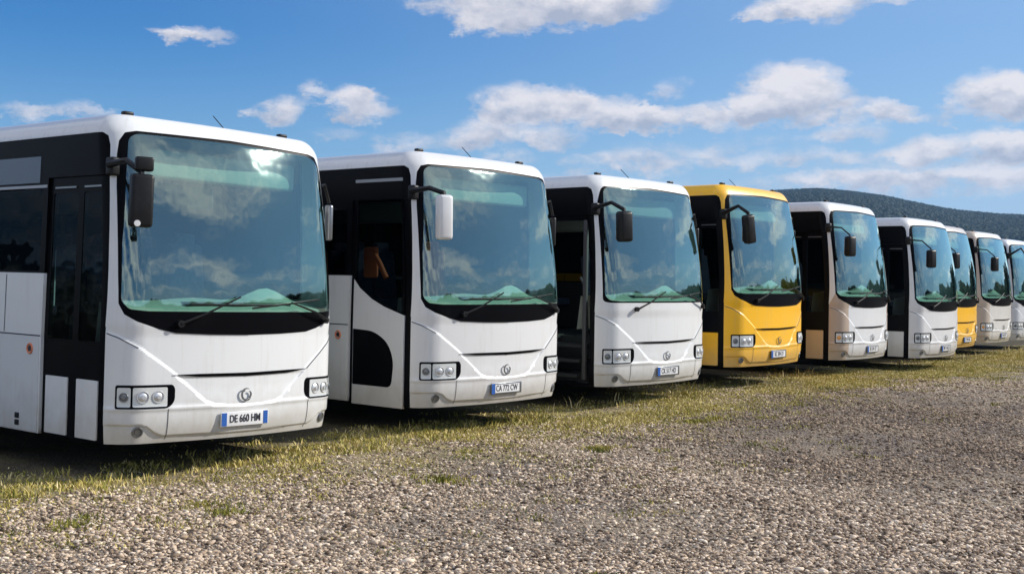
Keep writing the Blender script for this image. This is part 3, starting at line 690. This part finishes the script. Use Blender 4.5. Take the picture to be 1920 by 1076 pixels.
POSE = [(-2.418, 11.132, -1.747, 51.19, 0.38, 0.68), (-0.042, 14.139, -1.692, 49.87, 0.25, -0.08), (2.187, 16.967, -1.664, 49.02, 0.03, -0.17), (4.327, 19.629, -1.547, 51.91, -0.29, -0.21),
        (6.698, 22.573, -1.591, 52.73, -0.20, -0.03), (9.056, 25.374, -1.688, 51.88, -0.11, -0.08), (10.751, 28.725, -1.640, 52.15, -0.06, 0.00), (12.855, 31.819, -1.637, 52.35, 0, 0), (15.020, 35.121, -1.685, 52.91, 0.03, 0)]
MB_ = dict(c=(-1.36, -.13, 2.40), size=(.22, .13, .42))
SPEC = [
 dict(label='large white coach nearest the camera, with double folding door and blue banded plate', front=WHITE, side=WHITE, door='double', plate='DE 660 HM', rband=1, skirt=GREYW,
      mirror=dict(c=(-1.26, -.13, 2.36), size=(.19, .11, .44), tilt=1), mirror2=EMB),
 dict(label='white coach with a white mirror and a door that has a curved black lower window', front=WHITE2, side=WHITE2, door='single', plate='CA 772 CW', plate_dark=1,
      mirror=dict(c=(-1.29, -.17, 2.38), size=(.17, .13, .48), mat=WHITE2, tilt=-1)),
 dict(label='white coach directly left of the near yellow coach, wipers on white bodywork, dark open doorway', front=WHITE, side=WHITE, door='open', plate='CK 517 HD', plate_dark=1, band3=True, plate_s=.0,
      mirror=dict(c=(-1.33, -.18, 2.42), size=(.20, .15, .40), tilt=-3, rise=.06)),
 dict(label='yellow coach in full view with a black drooping mirror arm', front=YELLOW, side=YELLOW, door='double', plate='BZ 204 LV', plate_dark=1, plate_s=-.05,
      mirror=dict(c=(-1.36, -.13, 2.42), size=(.18, .14, .44), tilt=-12, rise=.10)),
 dict(label='white fronted coach with tan flank and tan cheek, right beside the near yellow coach', front=TAN_W, side=TAN, shell=WHITE2, doorpanel=TAN, skirt=TAN, door='double', plate='BX 391 KT', plate_dark=1, amber=1,
      mirror=dict(c=(-1.27, -.05, 2.33), size=(.19, .14, .36), tilt=-2, rise=-.02, arm=.5)),
 dict(label='white coach with grey white flank that partly hides the far yellow coach', front=WHITE2, side=GREYW, shell=WHITE2, door='double', plate='BW 118 QS', plate_dark=1,
      mirror=dict(c=(-1.28, -.11, 2.30), size=(.18, .14, .36), tilt=-3, rise=-.02, arm=.5)),
 dict(label='yellow coach of which only the right edge shows behind a white coach', front=YELLOW, side=YELLOW, shell=CREAM, door='double', plate='BT 905 NC', plate_dark=1,
      mirror=dict(c=(-1.28, -.11, 2.30), size=(.18, .14, .36), tilt=-3, rise=-.02, arm=.5)),
 dict(label='cream fronted coach with beige cheek beyond the far yellow coach', front=CREAM_W, side=CREAM, shell=CREAM_W, door='double', plate='BR 447 ZP', plate_dark=1, amber=1,
      mirror=dict(c=(-1.28, -.11, 2.30), size=(.18, .14, .36), tilt=-3, rise=-.02, arm=.5)),
 dict(label='farthest coach, pale silver, cut off by the right edge of the photo', front=SILVER, side=SILVER, door='double', plate='BP 632 JD', plate_dark=1,
      mirror=dict(c=(-1.30, -.22, 2.30), size=(.20, .14, .38), tilt=-3, rise=.2)),
]
for i, (sp, ps) in enumerate(zip(SPEC, POSE)): sp['i'] = i; sp['pose'] = ps; coach(sp)

# ---------------------------------------------------------------- terrain
BX = np.array([(p[0] - 3 * math.sin(R(p[3])) * k, p[1] + 3 * math.cos(R(p[3])) * k, p[2] + CAM_H) for p in POSE for k in (0, 1, 3)])
def ground_z(x, y):
    x = np.asarray(x, float); y = np.asarray(y, float); num = np.zeros_like(x); den = np.full_like(x, .02)
    for bx, by, bz in BX:
        w = np.exp(-((x - bx) ** 2 + (y - by) ** 2) / (2 * 2.2 ** 2)); num += w * bz; den += w
    z = num / den
    z = z + .018 * np.sin(x * .9 + 1.3) * np.sin(y * .7) + .012 * np.sin(x * 2.3 + y * 1.7)
    r = np.hypot(x, y)
    z = z * (1 - np.clip((r - 60) / 200, 0, 1))
    # land rises towards the wooded ridge beyond the coaches
    return z + 60 * np.clip((y - 250) / 1000, 0, 1) ** 1.3
def grid_mesh(name, xs, ys, fz):
    X_, Y_ = np.meshgrid(xs, ys); Z_ = fz(X_, Y_); n, m_ = X_.shape
    co = np.stack([X_.ravel(), Y_.ravel(), Z_.ravel()], 1); a = (np.arange(n - 1)[:, None] * m_ + np.arange(m_ - 1)[None]).ravel()
    F_ = np.stack([a, a + 1, a + 1 + m_, a + m_], 1)
    me = bpy.data.meshes.new(name); me.vertices.add(len(co)); me.vertices.foreach_set('co', co.ravel()); me.loops.add(F_.size); me.loops.foreach_set('vertex_index', F_.ravel())
    me.polygons.add(len(F_)); me.polygons.foreach_set('loop_start', np.arange(0, F_.size, 4)); me.update(); me.validate(); me.shade_smooth(); return me
def sx(lo, hi, nearlo, nearhi, st): return np.concatenate([-np.geomspace(1, -lo + nearlo + 1, 28)[::-1][:-1] + 1 + nearlo, np.arange(nearlo, nearhi, st), nearhi + np.geomspace(1, hi - nearhi + 1, 28) - 1])
me = grid_mesh('ground', sx(-4000, 4000, -25, 45, .35), sx(-3000, 5000, 3, 60, .35), ground_z)
P0 = np.array([-2.418, 11.132]); DN = np.array([.8, -.6]); DU = np.array([.6, .8])   # row line and its normal
DU = np.array([12.855 + 2.418, 31.819 - 11.132]); DU = DU / np.hypot(*DU); DN = np.array([DU[1], -DU[0]])

def ground_mat():
    m = bpy.data.materials.new('gravel and dry grass ground'); m.use_nodes = True; t = NT(m.node_tree); b = t.n['Principled BSDF']
    geo = t.new('ShaderNodeNewGeometry'); p = geo.outputs['Position']; sp = t.new('ShaderNodeSeparateXYZ'); t.l.new(p, sp.inputs[0])
    x, y, z = sp.outputs
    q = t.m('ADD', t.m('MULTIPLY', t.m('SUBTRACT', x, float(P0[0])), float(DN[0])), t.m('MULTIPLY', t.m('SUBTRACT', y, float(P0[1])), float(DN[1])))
    # stones
    def vor(sc):
        v = t.new('ShaderNodeTexVoronoi'); t.l.new(p, v.inputs['Vector']); v.inputs['Scale'].default_value = sc; v.inputs['Randomness'].default_value = 1; return v
    v1 = vor(34); v2 = vor(75)
    sc1 = t.new('ShaderNodeSeparateColor'); t.l.new(v1.outputs['Color'], sc1.inputs[0]); sc2 = t.new('ShaderNodeSeparateColor'); t.l.new(v2.outputs['Color'], sc2.inputs[0])
    stone = t.ramp(sc1.outputs[0], [(0, (.06, .045, .034)), (.3, (.25, .195, .145)), (.6, (.45, .36, .27)), (.85, (.60, .49, .38)), (1, (.76, .66, .53))])
    stone2 = t.ramp(sc2.outputs[1], [(0, (.07, .055, .045)), (.5, (.28, .22, .17)), (1, (.52, .43, .34))])
    st = t.mix(.38, stone, stone2)
    gap = t.ss(v1.outputs['Distance'], .35, .75, 1, .5)
    st = t.mix(gap, (.05, .04, .03), st)
    big = t.noise(p, .35, 4, .6); big2 = t.noise(p, 1.3, 4, .6)
    # darker, greyer damp gravel in wide patches
    pat = t.ss(t.noise(t.vmul(p, (.55, .28, 1)), .55, 3, .5), .46, .60)
    ex = t.m('MULTIPLY', t.m('ADD', t.m('MULTIPLY', t.m('SUBTRACT', x, 4.6), .95), t.m('MULTIPLY', t.m('SUBTRACT', y, 14.6), -.30)), 1 / 2.6)
    ey = t.m('MULTIPLY', t.m('ADD', t.m('MULTIPLY', t.m('SUBTRACT', x, 4.6), .30), t.m('MULTIPLY', t.m('SUBTRACT', y, 14.6), .95)), 1 / 4.2)
    el_ = t.m('ADD', t.m('ADD', t.m('MULTIPLY', ex, ex), t.m('MULTIPLY', ey, ey)), t.m('MULTIPLY', t.m('SUBTRACT', big2, .5), 1.6))
    pat = t.m('MAXIMUM', t.m('MULTIPLY', pat, .6), t.ss(el_, .5, 1.3, 1., 0.))
    st = t.mix(t.m('MULTIPLY', pat, .55), st, (.10, .082, .080))
    st = t.mix(t.m('MULTIPLY', t.ss(big2, .40, .65), .42), st, (.38, .30, .20))       # sandy dust between stones
    # dry grass earth near the row
    gcol = t.ramp(t.noise(p, 6, 6, .65), [(.30, (.11, .11, .03)), (.45, (.30, .26, .07)), (.6, (.50, .40, .16)), (.8, (.64, .52, .30))])
    gr = t.mix(t.ss(t.noise(t.vmul(p, (60, 60, 60)), 1, 2, .5), .4, .65, .35, 0.), gcol, (.06, .055, .03))
    edge = t.m('ADD', q, t.m('MULTIPLY', t.m('SUBTRACT', big2, .5), -4.5)); edge = t.m('ADD', edge, t.m('MULTIPLY', t.m('SUBTRACT', t.noise(p, 9, 4, .6), .5), -2.))
    gm = t.m('MULTIPLY', t.ss(edge, -.2, 2.4, .9, 0.), t.ss(t.noise(t.vmul(p, (3, 3, 3)), 1, 4, .7), .40, .62, .25, 1.))
    gm = t.m('MAXIMUM', gm, t.m('MULTIPLY', t.ss(t.noise(p, .9, 5, .7), .60, .72), .45))
    under_shade = t.ss(q, -1.6, -.3, .8, 0.)  # bare earth under the coaches, with their shade painted into its colour
    col = t.mix(gm, st, gr); col = t.mix(under_shade, col, (.035, .03, .022))
    far = t.ss(y, 70, 220)
    fcol = t.ramp(t.noise(p, .012, 3, .5), [(.4, (.07, .10, .03)), (.5, (.24, .21, .09)), (.6, (.10, .12, .04))])
    col = t.mix(far, col, fcol)
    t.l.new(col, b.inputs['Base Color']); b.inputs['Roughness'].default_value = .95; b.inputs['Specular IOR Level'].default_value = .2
    bm = t.new('ShaderNodeBump'); bm.inputs['Strength'].default_value = .9; bm.inputs['Distance'].default_value = .02
    h = t.m('ADD', t.m('SUBTRACT', 1., v1.outputs['Distance']), t.m('MULTIPLY', t.m('SUBTRACT', 1., v2.outputs['Distance']), .5))
    t.l.new(h, bm.inputs['Height']); t.l.new(bm.outputs[0], b.inputs['Normal'])
    return m
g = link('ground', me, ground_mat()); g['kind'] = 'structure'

# ---------------------------------------------------------------- numpy mesh of many small pieces
def raw_mesh(name, V, F, k, m, kind, tint=None):
    me = bpy.data.meshes.new(name); me.vertices.add(len(V)); me.vertices.foreach_set('co', V.astype(np.float32).ravel())
    me.loops.add(F.size); me.loops.foreach_set('vertex_index', F.astype(np.int32).ravel()); me.polygons.add(len(F)); me.polygons.foreach_set('loop_start', np.arange(0, F.size, k))
    me.update()
    if tint is not None:
        at = me.attributes.new('tint', 'FLOAT', 'POINT'); at.data.foreach_set('value', tint.astype(np.float32))
    o = link(name, me, m); o['kind'] = kind; return o
def tint_mat(name, stops, rough=.9, trans=0.):
    def f(t, b):
        a = t.new('ShaderNodeAttribute'); a.attribute_name = 'tint'; c = t.ramp(a.outputs['Fac'], stops); t.l.new(c, b.inputs['Base Color'])
    return mat(name, rough=rough, spec=.25, build=f)
rng = np.random.default_rng(11)
# loose gravel stones lying on the near ground
ph = (1 + 5 ** .5) / 2
IV = np.array([(-1, ph, 0), (1, ph, 0), (-1, -ph, 0), (1, -ph, 0), (0, -1, ph), (0, 1, ph), (0, -1, -ph), (0, 1, -ph), (ph, 0, -1), (ph, 0, 1), (-ph, 0, -1), (-ph, 0, 1)]) / 1.9
IF = np.array([(0, 11, 5), (0, 5, 1), (0, 1, 7), (0, 7, 10), (0, 10, 11), (1, 5, 9), (5, 11, 4), (11, 10, 2), (10, 7, 6), (7, 1, 8), (3, 9, 4), (3, 4, 2), (3, 2, 6), (3, 6, 8), (3, 8, 9), (4, 9, 5), (2, 4, 11), (6, 2, 10), (8, 6, 7), (9, 8, 1)])
def stones(n):
    yy = 5.4 + (22 - 5.4) * rng.random(n * 3) ** 1.75; xx = (rng.random(n * 3) - .5) * 2 * (yy * .44 + .3)
    q = (xx - P0[0]) * DN[0] + (yy - P0[1]) * DN[1]
    keep = q > (-.2 + 1.3 * rng.random(n * 3) ** 2); keep &= rng.random(n * 3) < np.clip(.75 + .35 * (np.sin(xx * 1.3 + yy * .5) + np.sin(yy * 1.9 - xx * .8 + 1)), .35, 1)
    xx, yy = xx[keep][:n], yy[keep][:n]; n = len(xx)
    r = .006 + .0125 * rng.random(n) ** 1.7; r *= np.where(rng.random(n) < .02, 1.6, 1)
    sc = r[:, None] * np.stack([rng.uniform(.9, 1.9, n), rng.uniform(.6, 1.1, n), rng.uniform(.4, .85, n)], 1)
    V = IV[None] * (1 + .62 * (rng.random((n, 12, 1)) - .5)) * sc[:, None, :]
    an = rng.random(n) * 6.283; tl = rng.normal(0, .35, n); c, s = np.cos(an), np.sin(an)
    x, y, z = V[..., 0], V[..., 1], V[..., 2]; z, y = z * np.cos(tl)[:, None] + y * np.sin(tl)[:, None], y * np.cos(tl)[:, None] - z * np.sin(tl)[:, None]
    X_ = x * c[:, None] - y * s[:, None] + xx[:, None]; Y_ = x * s[:, None] + y * c[:, None] + yy[:, None]; Z_ = z + (ground_z(xx, yy) + r * .25)[:, None]
    V = np.stack([X_, Y_, Z_], -1).reshape(-1, 3); F = (IF[None] + np.arange(n)[:, None, None] * 12).reshape(-1, 3)
    ex = ((xx - 4.6) * .95 - (yy - 14.6) * .30) / 2.6; ey = ((xx - 4.6) * .30 + (yy - 14.6) * .95) / 4.2; tn = rng.random(n) ** 1.15 * np.where(ex ** 2 + ey ** 2 + rng.normal(0, .25, n) < 1, .55, 1.)
    return V, F, np.repeat(tn, 12)
V, F, T = stones(120000)
raw_mesh('gravel', V, F, 3, tint_mat('crushed stone', [(0, (.08, .054, .036)), (.2, (.25, .18, .125)), (.5, (.49, .37, .262)), (.8, (.66, .52, .385)), (1, (.80, .68, .54))]), 'stuff', T)
# grass blades in tufts
def blades(cx, cy, n_each, spread, hmin, hmax, tlo, thi):
    n = len(cx) * n_each; bx = np.repeat(cx, n_each) + rng.normal(0, 1, n) * np.repeat(spread, n_each); by = np.repeat(cy, n_each) + rng.normal(0, 1, n) * np.repeat(spread, n_each)
    h = rng.uniform(hmin, hmax, n) * np.repeat(rng.uniform(.6, 1.3, len(cx)), n_each); w = rng.uniform(.0025, .006, n) * (1 + np.hypot(bx, by) / 22)
    an = rng.random(n) * 6.283; ln = rng.uniform(.1, .9, n) * h; la = rng.random(n) * 6.283
    z0 = ground_z(bx, by) - .01; wx, wy = np.cos(an) * w, np.sin(an) * w; lx, ly = np.cos(la) * ln, np.sin(la) * ln
    P = lambda k, hh, ww, sg: np.stack([bx + lx * k + wx * ww * sg, by + ly * k + wy * ww * sg, z0 + h * hh], 1)
    V = np.stack([P(0, 0, 1, -1), P(0, 0, 1, 1), P(.35, .6, .8, 1), P(.35, .6, .8, -1), P(1, 1, .15, 1), P(1, 1, .15, -1)], 1).reshape(-1, 3)
    F = (np.array([(0, 1, 2, 3), (3, 2, 4, 5)])[None] + np.arange(n)[:, None, None] * 6).reshape(-1, 4)
    T = np.repeat(np.clip(np.repeat(rng.uniform(tlo, thi, len(cx)), n_each) + rng.normal(0, .12, n), 0, 1), 6); return V, F, T
def uq(u, q): return P0[0] + DU[0] * u + DN[0] * q, P0[1] + DU[1] * u + DN[1] * q
VV, FF, TT_ = [], [], []; off = 0
def addb(a):
    global off
    VV.append(a[0]); FF.append(a[1] + off); TT_.append(a[2]); off += len(a[0])
def clump(u, q): return np.sin(u * 1.7 + 2 * np.sin(q * 2.1)) + np.sin(u * 4.3 + q * 3.1) * .8 + np.sin(q * 5. - u * 2.2) * .7
n = 13000; u = -4 + 36 * rng.random(n) ** 1.3; q = rng.normal(.15, .78, n) + np.clip(u, 0, 16) * .045; k = (clump(u, q) + rng.normal(0, .6, n) + np.clip(u - 4, -1, 5) * .22 > .1) & (q > -1.6); u, q = u[k], q[k]
addb(blades(*uq(u, q), 16, np.full(len(u), .08), .010, .034, .20, .95))
n = 6500; u = 2.5 + 30 * rng.random(n) ** 1.2; q = rng.normal(.35, .55, n) + np.clip(u - 6, 0, 12) * .05; k = (clump(u * .6, q * .7) + rng.normal(0, .6, n) > .15) & (q > -1.3); u, q = u[k], q[k]
addb(blades(*uq(u, q), 14, np.full(len(u), .09), .014, .05, .35, .88))
n = 90; u = 0 + 30 * rng.random(n) ** 1.2; q = rng.uniform(-.7, .1, n)
addb(blades(*uq(u, q), 4, np.full(n, .05), .05, .15, .45, 1.))
n = 230; u = -3 + 20 * rng.random(n); q = 1.0 + 3.2 * rng.random(n) ** 2.2          # small green tussocks in the gravel
addb(blades(*uq(u, q), 40, np.full(n, .085), .012, .04, .10, .6))
n = 420; u = -4 + 9 * rng.random(n); q = rng.normal(-.35, .3, n)
addb(blades(*uq(u, q), 14, np.full(n, .06), .02, .075, .25, .9))
for (x_, y_, m_) in ((-2.05, 9.0, 9), (-2.3, 9.4, 5), (.55, 7.05, 8), (-3.0, 8.4, 7), (.9, 12.6, 9), (2.4, 14.9, 8), (-.6, 10.6, 8)):
    addb(blades(x_ + rng.normal(0, .13, m_), y_ + rng.normal(0, .13, m_), 46, np.full(m_, .06), .015, .055, .12, .55))
raw_mesh('grass', np.concatenate(VV), np.concatenate(FF), 4, tint_mat('dry grass blades', [(0, (.06, .085, .015)), (.3, (.24, .23, .035)), (.55, (.46, .38, .09)), (.8, (.66, .53, .21)), (1, (.80, .67, .38))], .7), 'stuff', np.concatenate(TT_))

# ---------------------------------------------------------------- wooded ridge
def ridge_h(azd):    # height of the ridge line above eye, in degrees, against azimuth in degrees
    return np.interp(azd, [-180, -120, -60, -30, 0, 8, 12, 14, 17, 19.5, 22, 26, 40, 60, 80, 100, 130, 180], [2, 2.5, 3, 3.4, 3.9, 4.3, 4.48, 4.47, 4.22, 3.84, 3.52, 3.0, 3., 4., 4.5, 3., 2.2, 2])
def hill():
    A = np.radians(np.arange(-180, 180.1, .5)); Rr = np.array([500, 700, 850, 1000, 1150, 1300, 1450, 1600, 1800, 2200, 2600]); prof = np.array([0, .1, .30, .48, .64, .78, .90, 1., 1.02, .8, .5])
    A_, R_ = np.meshgrid(A, Rr); H_ = np.tan(np.radians(ridge_h(np.degrees(A_)))) * 1600
    Z_ = H_ * prof[:, None] - 6 + 4 * np.sin(A_ * 31) * prof[:, None]
    X_, Y_ = np.sin(A_) * R_, np.cos(A_) * R_; n, m_ = X_.shape
    V = np.stack([X_.ravel(), Y_.ravel(), Z_.ravel()], 1); a = (np.arange(n - 1)[:, None] * m_ + np.arange(m_ - 1)[None]).ravel(); F = np.stack([a, a + m_, a + 1 + m_, a + 1], 1)
    def f(t, b):
        geo = t.new('ShaderNodeNewGeometry'); w_ = t.ramp(t.noise(geo.outputs['Position'], .006, 4, .6), [(.4, (.008, .018, .010)), (.6, (.015, .028, .014))]); ln_ = t.new('ShaderNodeVectorMath'); ln_.operation = 'LENGTH'; t.l.new(geo.outputs['Position'], ln_.inputs[0])
        fld = t.ramp(t.noise(geo.outputs['Position'], .012, 2, .5), [(.40, (.05, .08, .03)), (.47, (.36, .34, .22)), (.58, (.40, .36, .24)), (.62, (.08, .11, .04))]); t.l.new(t.mix(t.ss(ln_.outputs['Value'], 985, 1010), fld, w_), b.inputs['Base Color'])
    o = raw_mesh('hill', V, F, 4, mat('hill scrub', rough=1, spec=.1, build=f), 'structure')
hill()
def belt(n):      # tall trees along the field edge to the right, outside the frame but mirrored in the windscreens
    az_ = np.radians(rng.uniform(34, 125, n)); Rr = rng.uniform(95, 125, n); top = 7.2 + 1.3 * np.sin(az_ * 23) + .8 * np.sin(az_ * 57 + 1); zz = rng.random(n) * top
    r = rng.uniform(.7, 1.7, n); V = IV[None] * (1 + .6 * (rng.random((n, 12, 1)) - .5)) * r[:, None, None] + np.stack([np.sin(az_) * Rr, np.cos(az_) * Rr, zz], 1)[:, None, :]
    raw_mesh('forest', V.reshape(-1, 3), (IF[None] + np.arange(n)[:, None, None] * 12).reshape(-1, 3), 3, tint_mat('distant woodland', []), 'stuff', np.repeat(rng.random(n), 12))
def forest(n):
    az_ = np.radians(np.concatenate([rng.uniform(6, 26, n), rng.uniform(26, 110, n // 2)])); n = len(az_)
    k = rng.random(n) ** .6; k[: n // 5] = rng.uniform(.93, 1.02, n // 5)
    Rr = 720 + k * 880; H_ = np.tan(np.radians(ridge_h(np.degrees(az_)))) * 1600
    Rr = np.where((np.degrees(az_) > 19.3) & (np.degrees(az_) < 30) & (Rr < 1000) & (rng.random(n) > .03), rng.uniform(1005, 1500, n), Rr)
    zz = H_ * np.interp(Rr, [700, 850, 1000, 1150, 1300, 1450, 1600, 1800], [.1, .30, .48, .64, .78, .90, 1., 1.02]) - 5 + 4 * np.sin(az_ * 31)
    r = rng.uniform(1.8, 4.0, n); V = IV[None] * (1 + .5 * (rng.random((n, 12, 1)) - .5)) * np.stack([r, r, r * rng.uniform(.8, 1.3, n)], 1)[:, None, :]
    V = V + np.stack([np.sin(az_) * Rr, np.cos(az_) * Rr, zz], 1)[:, None, :]
    V = V.reshape(-1, 3); F = (IF[None] + np.arange(n)[:, None, None] * 12).reshape(-1, 3); T = np.repeat(rng.random(n), 12)
    raw_mesh('forest', V, F, 3, tint_mat('distant woodland', [(0, (.008, .018, .013)), (.5, (.011, .023, .015)), (1, (.016, .028, .018))]), 'stuff', T)
forest(70000)
belt(9000)

# ---------------------------------------------------------------- air
def haze():
    mb = MB(); mb.box((0, 0, 96), (5600, 5600, 218)); m = bpy.data.materials.new('thin summer haze'); m.use_nodes = True; t = NT(m.node_tree); t.n.clear()
    out = t.new('ShaderNodeOutputMaterial'); v = t.new('ShaderNodeVolumePrincipled'); v.inputs['Color'].default_value = (.34, .62, 1., 1); v.inputs['Density'].default_value = .00013; v.inputs['Anisotropy'].default_value = .2
    t.l.new(v.outputs[0], out.inputs['Volume']); o = mb.build('haze', m, smooth=False); o['kind'] = 'stuff'
haze()
